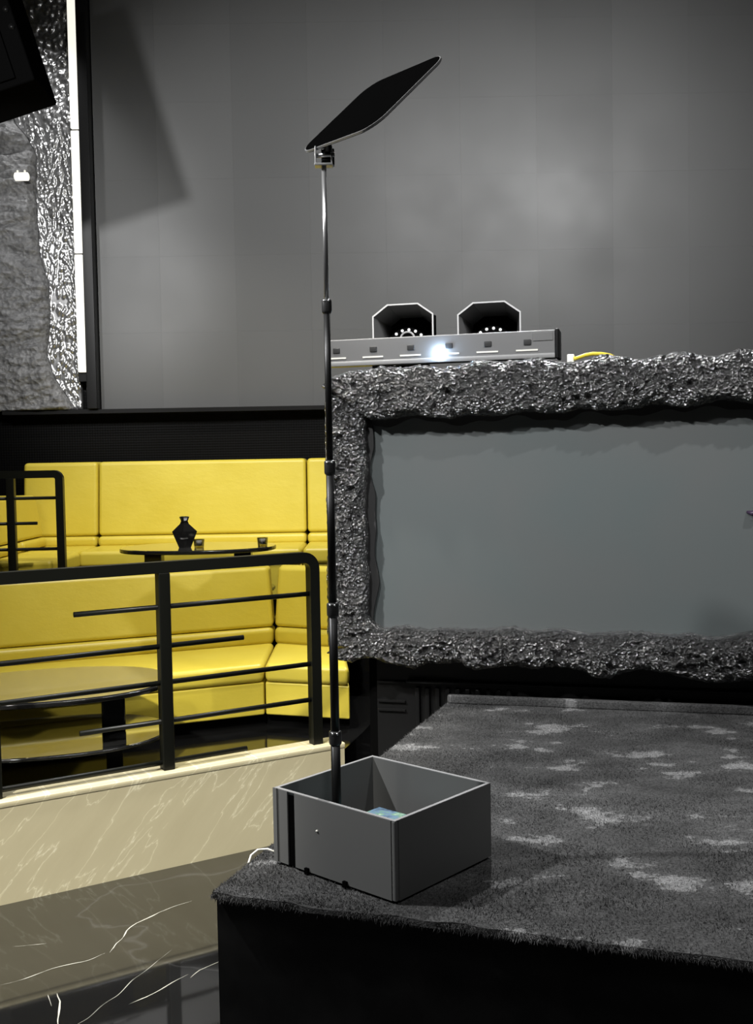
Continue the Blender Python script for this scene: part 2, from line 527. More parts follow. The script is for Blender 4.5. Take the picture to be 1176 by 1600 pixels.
# ================================================================== TABLES
def superoval(cx, cy, a, b_, rot, n=48, e=2.25):
    out = []
    for k in range(n):
        th = 2 * math.pi * k / n
        c_, s_ = math.cos(th), math.sin(th)
        x = a * math.copysign(abs(c_) ** (2 / e), c_); y = b_ * math.copysign(abs(s_) ** (2 / e), s_)
        out.append((cx + x * math.cos(rot) - y * math.sin(rot), cy + x * math.sin(rot) + y * math.cos(rot)))
    return out


def oval_table(cx, cy, z0, rot, label, shelf_z, H, a, b_):
    t = thing('oval_table', (cx, cy, z0), label, 'table', 'oval tables in front of the yellow benches')
    top = prism('tabletop', superoval(cx, cy, a - 0.004, b_ - 0.004, rot), z0 + H - 0.003, z0 + H, M['table_top'], t)
    prism('table_edge', superoval(cx, cy, a, b_, rot), z0 + H - 0.024, z0 + H - 0.0035, M['table_edge'], top, 0.004, 1)
    sh = prism('shelf', superoval(cx, cy, a - 0.014, b_ - 0.014, rot), z0 + shelf_z - 0.003, z0 + shelf_z, M['shelf_top'], t)
    prism('shelf_edge', superoval(cx, cy, a - 0.01, b_ - 0.01, rot), z0 + shelf_z - 0.018, z0 + shelf_z - 0.0035, M['table_edge'], sh, 0.003, 1)
    for s in (-1, 1):
        x, y = cx + s * 0.262 * math.cos(rot), cy + s * 0.262 * math.sin(rot)
        box('pedestal', (x, y, z0 + (H - 0.024 + shelf_z) / 2), (0.10, 0.10, H - 0.024 - shelf_z), M['black_gloss'], t, 0.008, Matrix.Rotation(rot, 3, 'Z'))
        box('foot', (x, y, z0 + (shelf_z - 0.018) / 2), (0.07, 0.07, shelf_z - 0.018), M['black_gloss'], t, 0.006, Matrix.Rotation(rot, 3, 'Z'))
    return t


oval_table(-1.41, 4.47, TIER1, math.radians(16), 'black glossy oval table behind the long front railing', 0.18, 0.40, 0.50, 0.36)
UT = (-1.05, 6.2)
UTZ = TIER2 + 0.425
oval_table(UT[0], UT[1], TIER2, 0.0, 'black oval table with bottle and tumblers on it, on the upper tier', 0.18, 0.425, 0.455, 0.33)

# bottle: faceted pentagon outline
bx, by = -1.112, 6.10
bt = thing('faceted_bottle', (bx, by, UTZ), 'black faceted pentagon-shaped bottle on the upper oval table', 'bottle')
lathe('bottle_body', (bx, by, UTZ), [(0.034, 0.0), (0.036, 0.003), (0.0715, 0.090), (0.0715, 0.095), (0.026, 0.138), (0.021, 0.150)], M['bottle_black'], bt, 4, 1.0, 0.55, False)
lathe('stopper', (bx, by, UTZ), [(0.020, 0.150), (0.021, 0.158), (0.030, 0.178), (0.022, 0.181), (0.018, 0.178)], M['bottle_black'], bt, 8, 1.0, 0.7, False)
sc = [(-0.022, 0.052), (-0.016, 0.058), (-0.012, 0.05), (-0.006, 0.058), (-0.002, 0.051), (0.004, 0.058), (0.008, 0.052), (0.013, 0.057), (0.022, 0.054)]
o = tube('script_mark', [(bx + x, by - 0.0335 + 0.55 * abs(x), UTZ + z) for x, z in sc], 0.0016, M['silver'], bt, 5)
o['label'] = 'small silver script mark'


def tumbler(x, y, label):
    t = thing('glass_tumbler', (x, y, UTZ), label, 'glass', 'glass tumblers on the upper table')
    r0_, r1_ = 0.027, 0.032
    lathe('tumbler_wall', (x, y, UTZ), [(r0_, 0.0), (r1_, 0.052), (r1_ - 0.004, 0.052), (r0_ - 0.003, 0.014), (0.002, 0.013)], M['glass'], t, 10, smooth=False)
    lathe('drink_base', (x, y, UTZ + 0.0145), [(0.014, 0.0), (0.017, 0.03)], M['white'], t, 10)  # opaque white core imitating the bright highlight inside the glass
    return t


tumbler(-1.022, 6.05, 'small clear glass tumbler right next to the black bottle')
tumbler(-0.662, 6.09, 'small clear glass tumbler alone at the right end of the upper table')

# ================================================================== UPPER SOFA
up = thing('yellow_wall_bench', (-1.3, 6.9, TIER2), 'long tall-backed yellow leather bench against the black wall on the upper tier', 'sofa')
US, UB = 1.07, 1.635
edges = [-2.40, -1.888, -0.472, 0.25]
for i in range(3):
    x0, x1 = edges[i] + 0.004, edges[i + 1] - 0.004
    prism('plinth', [(x0, 6.72), (x1, 6.72), (x1, 7.4), (x0, 7.4)], TIER2, TIER2 + 0.06, M['black_matt'], up)
    prism('front_panel', [(x0, 6.65), (x1, 6.65), (x1, 7.4), (x0, 7.4)], TIER2 + 0.06, 0.965, Lm, up, 0.008)
    prism('seat_cushion', [(x0, 6.63), (x1, 6.63), (x1, 7.2), (x0, 7.2)], 0.967, US, Lm, up, 0.026, 4)
    prism('back_roll', [(x0, 7.11), (x1, 7.11), (x1, 7.38), (x0, 7.38)], US - 0.01, 1.131, Lm, up, 0.026, 4)
    leaning('backrest', [(x0, 7.135), (x1, 7.135), (x1, 7.36), (x0, 7.36)], 1.133, UB, 0.06, Vector((0, 1)), Lm, up, 0.026)
# side return on the left, lower back
rt = thing('yellow_side_bench', (-2.5, 6.2, TIER2), 'low-backed yellow leather bench at the far left behind the short railing', 'sofa')
for (y0, y1) in ((6.02, 6.61),):
    prism('plinth', [(-2.5, y0), (-1.93, y0), (-1.93, y1), (-2.5, y1)], TIER2, TIER2 + 0.06, M['black_matt'], rt)
    prism('front_panel', [(-2.5, y0), (-1.88, y0), (-1.88, y1), (-2.5, y1)], TIER2 + 0.06, 0.965, Lm, rt, 0.008)
    prism('seat_cushion', [(-2.5, y0), (-1.86, y0), (-1.86, y1), (-2.5, y1)], 0.967, US, Lm, rt, 0.026, 4)
prism('back_roll', [(-2.5, 6.02), (-2.22, 6.02), (-2.22, 6.62), (-2.5, 6.62)], US + 0.002, 1.135, Lm, rt, 0.026, 4)
leaning('backrest', [(-2.5, 6.02), (-2.24, 6.02), (-2.24, 7.10), (-2.5, 7.10)], 1.14, 1.42, 0.05, Vector((-1, 0)), Lm, rt, 0.024)
prism('back_roll', [(-2.5, 6.64), (-2.22, 6.64), (-2.22, 7.10), (-2.5, 7.10)], US + 0.002, 1.135, Lm, rt, 0.026, 4)


# ================================================================== RAILINGS
def rail_bar(fr, t, s0, s1, z, wz, wt, name, parent, m=None, rnd=False):
    if rnd:
        return tube(name, [fr.p3(s0, t, z), fr.p3(s1, t, z)], wz / 2, m or M['rail_black'], parent, 10)
    c_ = fr.p3((s0 + s1) / 2, t, z)
    return box(name, c_, (abs(s1 - s0), wt, wz), m or M['rail_black'], parent, 0.003, fr.rot, 1)


def bent_rail(fr, t, s0, s1, zt, zb, width, r, name, parent):
    """top rail turning down into the end post, square section with a rounded corner"""
    path = [(s0, zt)]
    for k in range(9):
        th = math.pi / 2 * (1 - k / 8)
        path.append((s1 - r + r * math.cos(th), zt - r + r * math.sin(th)))
    path.append((s1, zb))
    vs, fs = [], []
    hw = width / 2
    for i, (s, z) in enumerate(path):
        if i == 0: n_ = (0, 1)
        elif i == len(path) - 1: n_ = (1, 0)
        else:
            th = math.pi / 2 * (1 - (i - 1) / 8); n_ = (math.cos(th), math.sin(th))
        for k, (u_, q) in enumerate(((hw, -hw), (hw, hw), (-hw, hw), (-hw, -hw))):
            vs.append(fr.p3(s + n_[0] * u_, t + q, z + n_[1] * u_))
    for i in range(len(path) - 1):
        for k in range(4):
            k2 = (k + 1) % 4
            fs.append((i * 4 + k, i * 4 + k2, (i + 1) * 4 + k2, (i + 1) * 4 + k))
    fs.append((3, 2, 1, 0)); n_ = (len(path) - 1) * 4; fs.append((n_, n_ + 1, n_ + 2, n_ + 3))
    return raw(name, vs, fs, M['rail_black'], parent)


rl = thing('front_railing', CURB.p3(-0.78, 0.07, RAILZ), 'long black metal railing with staggered rods standing on the cream marble curb', 'railing', 'black railings')
bent_rail(CURB, 0.07, -3.3, -0.108, 1.197, RAILZ, 0.045, 0.05, 'top_rail', rl)
for s in (-0.782, -1.449, -2.12):
    ps = rail_bar(CURB, 0.07, s - 0.024, s + 0.024, (1.175 + RAILZ) / 2, 1.175 - RAILZ, 0.048, 'post', rl)
for z, s0, s1 in ((1.038, -1.138, -0.13), (0.880, -2.45, -0.439), (0.733, -3.3, -0.13), (0.577, -1.129, -0.13), (0.412, -2.45, -0.436)):
    rail_bar(CURB, 0.07, s0, s1, z, 0.021, 0.02, 'rod', rl, rnd=True)
BR = Frame((-1.765, 5.9), 3.0)
br = thing('back_railing', BR.p3(-0.3, 0, TIER2), 'short black metal railing at far left in front of the upper yellow bench', 'railing', 'black railings')
bent_rail(BR, 0, -1.2, 0.0, 1.566, TIER2, 0.042, 0.03, 'top_rail', br)
for s in (-0.27, -0.95):
    rail_bar(BR, 0, s - 0.022, s + 0.022, (1.546 + TIER2) / 2, 1.546 - TIER2, 0.044, 'post', br)
for z, s0, s1 in ((1.433, -1.2, -0.02), (1.293, -0.75, -0.13), (1.148, -1.2, -0.02), (1.0, -0.75, -0.13)):
    rail_bar(BR, 0, s0, s1, z, 0.018, 0.018, 'rod', br, rnd=True)

# ================================================================== SCREEN WALL
lw = thing('screen_wall', (0.9, 7.5, 2.006), 'huge dark grey tiled screen wall filling the upper background', 'screen')
PW = 0.53
for wdt, cols in ((0.438, [-1.925]), (PW, [-1.487 + PW * k for k in range(10)])):
    bm = bmesh.new(); bmesh.ops.create_cube(bm, size=1.0)
    for v_ in bm.verts: v_.co = Vector((v_.co.x * (wdt - 0.0003), v_.co.y * 0.04, v_.co.z * (PW - 0.0003)))
    me = bpy.data.meshes.new('screen_panel'); bm.to_mesh(me); bm.free(); me.materials.append(M['led_tile'])
    for x in cols:
        tone = 0.104 * random.uniform(0.93, 1.07)
        for r in range(6):
            o = bpy.data.objects.new('screen_panel', me); scene.collection.objects.link(o)
            o.parent = lw; tn = tone * random.uniform(0.985, 1.015); o.color = (tn, tn * 1.01, tn, 1)
            o.location = Vector((x + wdt / 2, 7.5 + random.uniform(-0.0002, 0.0002), 2.006 + PW * (r + 0.5))) - ORG[lw.name]
o = prism('trim_1', [(-2.6, 7.40), (3.85, 7.46), (3.85, 7.55), (-2.6, 7.55)], 1.975, 2.004, M['black_paint']); tag(o, 'black ledge trim under the screen wall', 'trim', kind='structure')

# black mast between the screen wall and the strip light
o = prism('trim_2', [(-2.0, 7.38), (-1.93, 7.38), (-1.93, 7.55), (-2.0, 7.55)], 2.006, 5.3, M['black_paint'], None, 0.004, 1)
tag(o, 'black vertical metal profile at the left edge of the screen wall', 'trim', kind='structure')

ls = thing('strip_light', (-2.03, 7.41, 2.26), 'cream white vertical strip light in three lengths beside the hammered metal panel', 'strip light')
box('channel', (-2.03, 7.43, 3.70), (0.068, 0.03, 3.0), M['black_paint'], ls)
for z0, z1 in ((2.262, 3.072), (3.084, 3.918), (3.932, 5.15)):
    o = prism('diffuser', [(-2.058, 7.385), (-2.002, 7.385), (-2.002, 7.415), (-2.058, 7.415)], z0, z1, M['strip_light'], ls, 0.006, 2)

# ------------------------------------------------ curve between rock and hammered metal
CZ = [(2.006, -2.085), (2.095, -2.148), (2.23, -2.233), (2.409, -2.285), (2.63, -2.251), (2.896, -2.256), (3.073, -2.308), (3.293, -2.319),
      (3.513, -2.325), (3.774, -2.31), (3.9, -2.37), (4.0, -2.455), (4.2, -2.5), (5.3, -2.62)]


def curve_x(z):
    return float(np.interp(z, [c_[0] for c_ in CZ], [c_[1] for c_ in CZ]))


def height_grid(name, xf0, xf1, z0, z1, nx, nz, yfun, m, parent=None, yback=7.545, smooth=True):
    """relief sheet facing -y with closed rim; xf0/xf1 functions of z"""
    vs, fs = [], []
    for j in range(nz + 1):
        z = z0 + (z1 - z0) * j / nz
        a, b_ = xf0(z), xf1(z)
        for i in range(nx + 1):
            x = a + (b_ - a) * i / nx
            vs.append((x, yfun(x, z, i / nx, j / nz), z))
    W = nx + 1
    for j in range(nz):
        for i in range(nx):
            fs.append((j * W + i, j * W + i + 1, (j + 1) * W + i + 1, (j + 1) * W + i))
    rim = [i for i in range(W)] + [j * W + nx for j in range(1, nz + 1)] + [nz * W + i for i in range(nx - 1, -1, -1)] + [j * W for j in range(nz - 1, 0, -1)]
    base = len(vs)
    for q in rim:
        vs.append((vs[q][0], yback, vs[q][2]))
    n = len(rim)
    for k in range(n):
        k2 = (k + 1) % n
        fs.append((rim[k2], rim[k], base + k, base + k2))
    return raw(name, vs, fs, m, parent, smooth)


def hammered_y(x, z, u, v_):
    d_ = mnoise.voronoi(Vector((x * 36, z * 25 + 0.6 * math.sin(x * 30), 3.0)))[0]
    return 7.475 - 0.017 * (1 - min(1.0, d_[0] * 1.5) ** 2) + 0.005 * mnoise.noise(Vector((x * 5, z * 5, 1)))


o = height_grid('hammered_panel', lambda z: curve_x(z) - 0.01, lambda z: -2.066, 2.006, 5.25, 44, 330, hammered_y, M['hammered'])
tag(o, 'shiny hammered metal wall panel left of the strip light', 'wall panel')


def rockwall_y(x, z, u, v_):
    y = 7.40
    zz_ = z + 0.05 * mnoise.noise(Vector((x * 3, 1, z * 2)))
    y -= 0.045 * mnoise.fractal(Vector((x * 2.0, 0, zz_ * 6.0)), 0.9, 2.1, 5)
    y -= 0.035 * abs(mnoise.noise(Vector((x * 5, 4, zz_ * 22))))
    y -= 0.012 * mnoise.noise(Vector((x * 16, 9, zz_ * 60)))
    if u > 0.93: y += 0.05 * ((u - 0.93) / 0.07) ** 2
    return min(y, 7.5)


o = height_grid('rock_panel', lambda z: -3.28, lambda z: curve_x(z) - 0.014, 2.006, 5.25, 90, 300, rockwall_y, M['rock_wall'])
tag(o, 'rough layered grey rock wall panel at the far left edge', 'wall panel')

wf = thing('wall_lamp', (-2.36, 7.30, 3.56), 'tiny white lamp fixed on the rock panel at the left edge', 'lamp')
o = tube('lamp_body', [(-2.41, 7.26, 3.575), (-2.405, 7.26, 3.575), (-2.32, 7.26, 3.575), (-2.315, 7.26, 3.575)], [0.02, 0.028, 0.028, 0.02], M['lamp_white'], wf, 14)
box('bracket', (-2.36, 7.325, 3.575), (0.03, 0.12, 0.03), M['black_paint'], wf)
for x in (-2.395, -2.345):
    lathe('mount_screw', (x, 7.275, 3.602), [(0.008, 0), (0.008, 0.018), (0.004, 0.022)], M['white'], wf, 8)

# loudspeaker hanging at upper left
sp = thing('loudspeaker', (-2.2, 6.2, 3.6), 'black loudspeaker cabinet hung tilted at the upper left corner', 'speaker')
rot = Matrix.Rotation(math.radians(15.5), 3, 'Y') @ Matrix.Rotation(math.radians(-12), 3, 'Z')
Rm = Matrix.Rotation(math.radians(-17.0), 3, 'Y')
corner = Vector((-1.86, 6.0, 3.765)); W_, D_, H_ = 0.62, 0.42, 0.95
cen = corner + Rm @ Vector((-W_ / 2, D_ / 2, H_ / 2))
box('cabinet', cen, (W_, D_, H_), M['black_matt'], sp, 0.012, Rm)
box('grille', cen + Rm @ Vector((-0.04, -D_ / 2 - 0.006, 0)), (W_ - 0.12, 0.014, H_ - 0.08), M['black_matt'], sp, 0.004, Rm)
for k, dz in enumerate((-0.16, -0.06)):
    q = cen + Rm @ Vector((W_ / 2 - 0.03, -D_ / 2, dz))
    tube('handle_recess', [q + Vector((0, -0.004, 0)), q + Vector((0, 0.004, 0))], 0.018, M['black_paint'], sp, 14)
q = cen + Rm @ Vector((-0.08, -D_ / 2 - 0.012, 0.2)); lathe('bolt', q, [(0.006, 0), (0.008, 0.004), (0.004, 0.008)], M['steel'], sp, 8)
tube('hanging_rod', [cen + Rm @ Vector((0, 0, H_ / 2 - 0.01)), Vector((cen.x - 0.15, cen.y, 5.3))], 0.018, M['black_paint'], sp, 10)

# ================================================================== STAGE
SFL, SFR, SBR, SBL = (-0.424, 2.557), (2.5, 1.565), (2.75, 3.95), (0.299, 4.576)
STZ = 0.55
st = thing('carpeted_stage', (1.2, 3.0, 0), 'low black stage block topped with worn dark grey carpet', 'stage')
ins = 0.012
prism('stage_body', [(SFL[0] + 0.01, SFL[1] + 0.02), (SFR[0], SFR[1] + 0.02), (SBR[0], SBR[1] - 0.01), (SBL[0] + 0.01, SBL[1] - 0.01)], 0.0, STZ - 0.018, M['stage_skirt'], st)


def carpet_mesh():
    nx, ny = 150, 110
    vs, fs = [], []
    for j in range(ny + 1):
        b_ = j / ny
        for i in range(nx + 1):
            a = i / nx
            p = (1 - b_) * ((1 - a) * np.array(SFL) + a * np.array(SFR)) + b_ * ((1 - a) * np.array(SBL) + a * np.array(SBR))
            jit = 0.008 * mnoise.noise(Vector((p[0] * 14, p[1] * 14, 2))) if j in (0,) or i == 0 else 0
            z = STZ - 0.004 + 0.004 * mnoise.noise(Vector((p[0] * 5, p[1] * 5, 0)))
            vs.append((p[0] + jit, p[1] + jit * 1.4, z))
    W = nx + 1
    for j in range(ny):
        for i in range(nx):
            fs.append((j * W + i, j * W + i + 1, (j + 1) * W + i + 1, (j + 1) * W + i))
    rim = [i for i in range(W)] + [j * W + nx for j in range(1, ny + 1)] + [ny * W + i for i in range(nx - 1, -1, -1)] + [j * W for j in range(ny - 1, 0, -1)]
    base = len(vs)
    for q in rim: vs.append((vs[q][0], vs[q][1], STZ - 0.018))
    for k in range(len(rim)):
        k2 = (k + 1) % len(rim); fs.append((rim[k2], rim[k], base + k, base + k2))
    return vs, fs


v_, f_ = carpet_mesh(); raw('carpet', v_, f_, M['carpet'], st)


def blades(count_top, count_edge):
    a = rng.random(count_top) ** 1.25 * 0.8; b_ = rng.random(count_top) ** 1.2
    A, B, Cc, D = map(np.array, (SFL, SFR, SBL, SBR))
    p = (1 - b_)[:, None] * ((1 - a)[:, None] * A + a[:, None] * B) + b_[:, None] * ((1 - a)[:, None] * Cc + a[:, None] * D)
    z = np.full(count_top, STZ - 0.005)
    lean = rng.normal(0, 0.0045, (count_top, 2)); h = rng.uniform(0.003, 0.009, count_top)
    # front and left fringe
    k = rng.random(count_edge) * 0.75; pe = (1 - k)[:, None] * A + k[:, None] * B
    k2 = rng.random(count_edge // 3); pl = (1 - k2)[:, None] * A + k2[:, None] * Cc
    pe = np.vstack([pe, pl]); ne = len(pe)
    ze = STZ - rng.uniform(0.004, 0.017, ne)
    le = np.stack([rng.normal(-0.001, 0.004, ne), rng.normal(-0.006, 0.005, ne)], 1); he = rng.uniform(-0.012, 0.006, ne)
    p = np.vstack([p, pe]); z = np.concatenate([z, ze]); lean = np.vstack([lean, le]); h = np.concatenate([h, he])
    n = len(p); th = rng.random(n) * math.pi; wv = np.stack([np.cos(th), np.sin(th)], 1) * 0.0011
    co = np.empty((n, 3, 3), dtype=np.float32)
    co[:, 0, :2] = p - wv; co[:, 0, 2] = z
    co[:, 1, :2] = p + wv; co[:, 1, 2] = z
    co[:, 2, :2] = p + lean; co[:, 2, 2] = z + h
    me = bpy.data.meshes.new('carpet_pile')
    me.vertices.add(n * 3); me.loops.add(n * 3); me.polygons.add(n)
    me.vertices.foreach_set('co', co.ravel())
    me.loops.foreach_set('vertex_index', np.arange(n * 3, dtype=np.int32))
    me.polygons.foreach_set('loop_start', np.arange(0, n * 3, 3, dtype=np.int32))
    me.update(calc_edges=True); me.validate()
    return me


o = link('carpet_pile', blades(150000, 9000), st, None, M['carpet']); o['kind'] = 'stuff'

# carpet turned up against the booth at the back of the stage
bk = []
BK = Frame(SBL, math.degrees(math.atan2(SBR[1] - SBL[1], SBR[0] - SBL[0])))
prism('carpet_upturn', BK.rect(0.0, 2.52, -0.03, 0.0), STZ - 0.005, STZ + 0.033, M['carpet'], st, 0.008, 2)

# ================================================================== BOOTH
BO = Frame((-0.2, 4.6), math.degrees(math.atan2(-0.2476, 0.969)))      # t > 0 goes away from the viewer
SEND = 2.45
bo = thing('dj_booth', BO.p3(1.1, 0.3, 0), 'tall booth front framed in crinkled dark rock with a grey inset screen', 'booth')

TOPU = [(-0.013, 1.942), (0.023, 1.974), (0.095, 1.993), (0.181, 1.998), (0.252, 2.009), (0.322, 1.998), (0.406, 2.008), (0.502, 1.991), (0.584, 2.001), (0.652, 2.02), (0.745, 2.008), (0.825, 2.01), (0.904, 2.02), (0.982, 1.998), (1.047, 1.993), (1.098, 2.001), (1.162, 2.022), (1.226, 2.012), (1.314, 1.993), (1.388, 2.007), (1.462, 2.02), (1.524, 2.009), (1.584, 1.994), (1.645, 2.004), (1.693, 2.02), (1.743, 2.015), (1.83, 1.998), (1.95, 2.016), (2.08, 1.995), (2.2, 2.01), (2.33, 2.0), (2.45, 1.96)]
TOPL = [(-0.013, 1.92), (0.05, 1.89), (0.092, 1.851), (0.149, 1.805), (0.191, 1.782), (0.248, 1.783), (0.318, 1.792), (0.388, 1.798), (0.457, 1.785), (0.526, 1.778), (0.608, 1.792), (0.689, 1.784), (0.769, 1.787), (0.849, 1.801), (0.928, 1.791), (1.006, 1.788), (1.071, 1.807), (1.135, 1.798), (1.211, 1.793), (1.287, 1.798), (1.35, 1.812), (1.412, 1.81), (1.486, 1.797), (1.547, 1.806), (1.62, 1.824), (1.68, 1.817), (1.742, 1.805), (1.85, 1.79), (2.0, 1.81), (2.15, 1.79), (2.3, 1.80), (2.45, 1.9)]
BOTU = [(-0.02, 0.775), (0.06, 0.80), (0.116, 0.869), (0.231, 0.874), (0.317, 0.887), (0.401, 0.87), (0.512, 0.878), (0.623, 0.875), (0.704, 0.882), (0.785, 0.892), (0.865, 0.872), (0.932, 0.884), (0.998, 0.883), (1.102, 0.867), (1.166, 0.874), (1.269, 0.881), (1.332, 0.878), (1.432, 0.869), (1.507, 0.879), (1.581, 0.863), (1.654, 0.87), (1.741, 0.892), (1.9, 0.87), (2.1, 0.885), (2.3, 0.87), (2.45, 0.88)]
BOTL = [(-0.02, 0.765), (0.026, 0.734), (0.079, 0.725), (0.114, 0.742), (0.172, 0.75), (0.229, 0.729), (0.291, 0.72), (0.356, 0.705), (0.427, 0.735), (0.483, 0.731), (0.552, 0.739), (0.62, 0.708), (0.702, 0.721), (0.783, 0.732), (0.877, 0.721), (0.97, 0.735), (1.049, 0.727), (1.126, 0.692), (1.178, 0.691), (1.255, 0.723), (1.319, 0.733), (1.407, 0.722), (1.494, 0.699), (1.58, 0.689), (1.654, 0.691), (1.741, 0.702), (1.9, 0.73), (2.1, 0.70), (2.3, 0.72), (2.45, 0.75)]
LO = [(-0.026, 0.767), (-0.033, 0.852), (-0.027, 0.965), (-0.03, 1.106), (-0.021, 1.246), (-0.024, 1.414), (-0.021, 1.554), (-0.024, 1.693), (-0.024, 1.832), (-0.015, 1.935)]
LI = [(0.09, 0.80), (0.203, 0.871), (0.169, 0.898), (0.147, 0.94), (0.15, 0.996), (0.158, 1.107), (0.148, 1.191), (0.153, 1.302), (0.144, 1.413), (0.149, 1.496), (0.159, 1.579), (0.155, 1.662), (0.15, 1.744), (0.163, 1.826)]


def relief(s, z, seed):
    q = Vector((s * 9, seed, z * 9))
    h = 0.020 * mnoise.fractal(q, 0.8, 2.0, 4)
    h += 0.013 * (1 - 2 * abs(mnoise.noise(Vector((s * 22, seed + 5, z * 22)))))
    h += 0.011 * mnoise.noise(Vector((s * 48, seed + 9, z * 48)))
    h += 0.006 * mnoise.noise(Vector((s * 95, seed + 2, z * 95)))
    return h


def rock_beam(name, lower, upper, u0_, u1_, nu, nv, along_s, seed, front, back, parent, bulge=0.035):
    """lower/upper: edge curves; along_s: the beam runs in s (else in z)"""
    vs, fs = [], []
    la = sorted(lower); ua = sorted(upper)
    if not along_s:
        la = sorted([(z, s) for s, z in lower]); ua = sorted([(z, s) for s, z in upper])
    for i in range(nu + 1):
        u = u0_ + (u1_ - u0_) * i / nu
        a = float(np.interp(u, [q[0] for q in la], [q[1] for q in la])) + 0.006 * mnoise.noise(Vector((u * 40, seed, 1)))
        b_ = float(np.interp(u, [q[0] for q in ua], [q[1] for q in ua])) + 0.006 * mnoise.noise(Vector((u * 40, seed, 7)))
        for j in range(nv + 1):
            k = j / nv
            w_ = a + (b_ - a) * k
            s, z = (u, w_) if along_s else (w_, u)
            edge = 1 - abs(2 * k - 1) ** 4
            t = front - bulge * edge - relief(s, z, seed) * (0.35 + 0.65 * edge)
            q = BO.p3(s, t, z)
            vs.append(q)
    W = nv + 1
    for i in range(nu):
        for j in range(nv):
            f4 = (i * W + j, i * W + j + 1, (i + 1) * W + j + 1, (i + 1) * W + j)
            fs.append(f4 if not along_s else f4[::-1])
    rim = [j for j in range(W)] + [i * W + nv for i in range(1, nu + 1)] + [nu * W + j for j in range(nv - 1, -1, -1)] + [i * W for i in range(nu - 1, 0, -1)]
    base = len(vs); b3 = BO.b
    for q in rim:
        p = vs[q]
        # push straight back to the facade
        rel = Vector((p.x, p.y)) - BO.o; t = rel.dot(b3)
        vs.append(Vector((p.x + b3.x * (back - t), p.y + b3.y * (back - t), p.z)))
    for k in range(len(rim)):
        k2 = (k + 1) % len(rim)
        f4 = (rim[k], rim[k2], base + k2, base + k)
        fs.append(f4 if along_s else f4[::-1])
    return raw(name, vs, fs, M['rock'], parent, smooth=True)


rock_beam('rock_lintel', TOPL, TOPU, -0.013, SEND, 520, 48, True, 1.0, 0.0, 0.13, bo, 0.045)
rock_beam('rock_sill', BOTL, BOTU, -0.02, SEND, 520, 40, True, 13.0, 0.012, 0.13, bo, 0.035)
rock_beam('rock_post', LO, LI, 0.80, 1.93, 260, 42, False, 27.0, 0.022, 0.12, bo, 0.03)
RO = [(SEND - 0.18 + (0.16 - x), z) for x, z in LI]; RI = [(SEND - 0.0 - x - 0.03, z) for x, z in LO]
rock_beam('rock_post', RO, RI, 0.80, 1.93, 200, 30, False, 41.0, 0.022, 0.12, bo, 0.03)

# wavy dark reveal inside the left post, then the screen
RV = [(0.17, 1.787), (0.182, 1.662), (0.166, 1.564), (0.184, 1.466), (0.177, 1.382), (0.19, 1.298), (0.182, 1.186), (0.191, 1.073), (0.175, 0.96), (0.17, 0.861)]
vs, fs = [], []
zz = np.linspace(0.84, 1.85, 60)
for z in zz:
    s = float(np.interp(z, [q[1] for q in RV[::-1]], [q[0] for q in RV[::-1]])) + 0.006 * math.sin(z * 19)
    for q in (BO.p3(0.10, 0.062, z), BO.p3(s, 0.062, z), BO.p3(s, 0.075, z), BO.p3(0.10, 0.075, z)): vs.append(q)
for i in range(len(zz) - 1):
    for k in range(4):
        k2 = (k + 1) % 4
        fs.append((i * 4 + k, i * 4 + k2, (i + 1) * 4 + k2, (i + 1) * 4 + k))
fs.append((0, 1, 2, 3)); n_ = (len(zz) - 1) * 4; fs.append((n_ + 3, n_ + 2, n_ + 1, n_))
M['reveal'] = mat('reveal_grey', g(0.03), 0.5)
raw('reveal_strip', vs, fs, M['reveal'], bo)
# scalloped strip under the lintel
vs, fs = [], []
ss = np.linspace(0.12, 2.3, 140)
for s in ss:
    z = float(np.interp(s, [q[0] for q in TOPL], [q[1] for q in TOPL])) - 0.022 + 0.010 * math.sin(s * 17 + 1) + 0.006 * math.sin(s * 41)
    for q in (BO.p3(s, 0.062, z), BO.p3(s, 0.062, 1.87), BO.p3(s, 0.075, 1.87), BO.p3(s, 0.075, z)): vs.append(q)
for i in range(len(ss) - 1):
    for k in range(4):
        k2 = (k + 1) % 4
        fs.append((i * 4 + k, i * 4 + k2, (i + 1) * 4 + k2, (i + 1) * 4 + k))
fs.append((3, 2, 1, 0)); n_ = (len(ss) - 1) * 4; fs.append((n_, n_ + 1, n_ + 2, n_ + 3))
raw('reveal_strip', vs, fs, M['reveal'], bo)
prism('inset_screen', BO.rect(0.08, 2.37, 0.08, 0.11), 0.82, 1.9, M['booth_screen'], bo)
o = tube('cable_stub', [BO.p3(1.728, 0.08, 1.372), BO.p3(1.745, 0.055, 1.368), BO.p3(1.77, 0.05, 1.375)], [0.006, 0.011, 0.009], M['purple'], bo, 10)
o['label'] = 'small dark purple stub on the inset screen'
prism('booth_body', BO.rect(0.12, 2.40, 0.155, 0.85), 0.0, 1.93, M['black_matt'], bo)
prism('plinth', BO.rect(0.16, 2.35, 0.135, 0.155), 0.0, 0.72, M['black_paint'], bo)
prism('plinth_ledge', BO.rect(0.30, 2.35, 0.108, 0.135), 0.622, 0.634, M['black_paint'], bo, 0.003, 1)
for k in range(10):
    prism('plinth_slat', BO.rect(0.335 + k * 0.045, 0.357 + k * 0.045, 0.118, 0.135), 0.02, 0.6, M['black_paint'], bo, 0.003, 1)
for z in (0.49, 0.53, 0.615):
    prism('plinth_batten', BO.rect(0.165, 0.29, 0.123, 0.135), z, z + 0.008, M['black_paint'], bo)

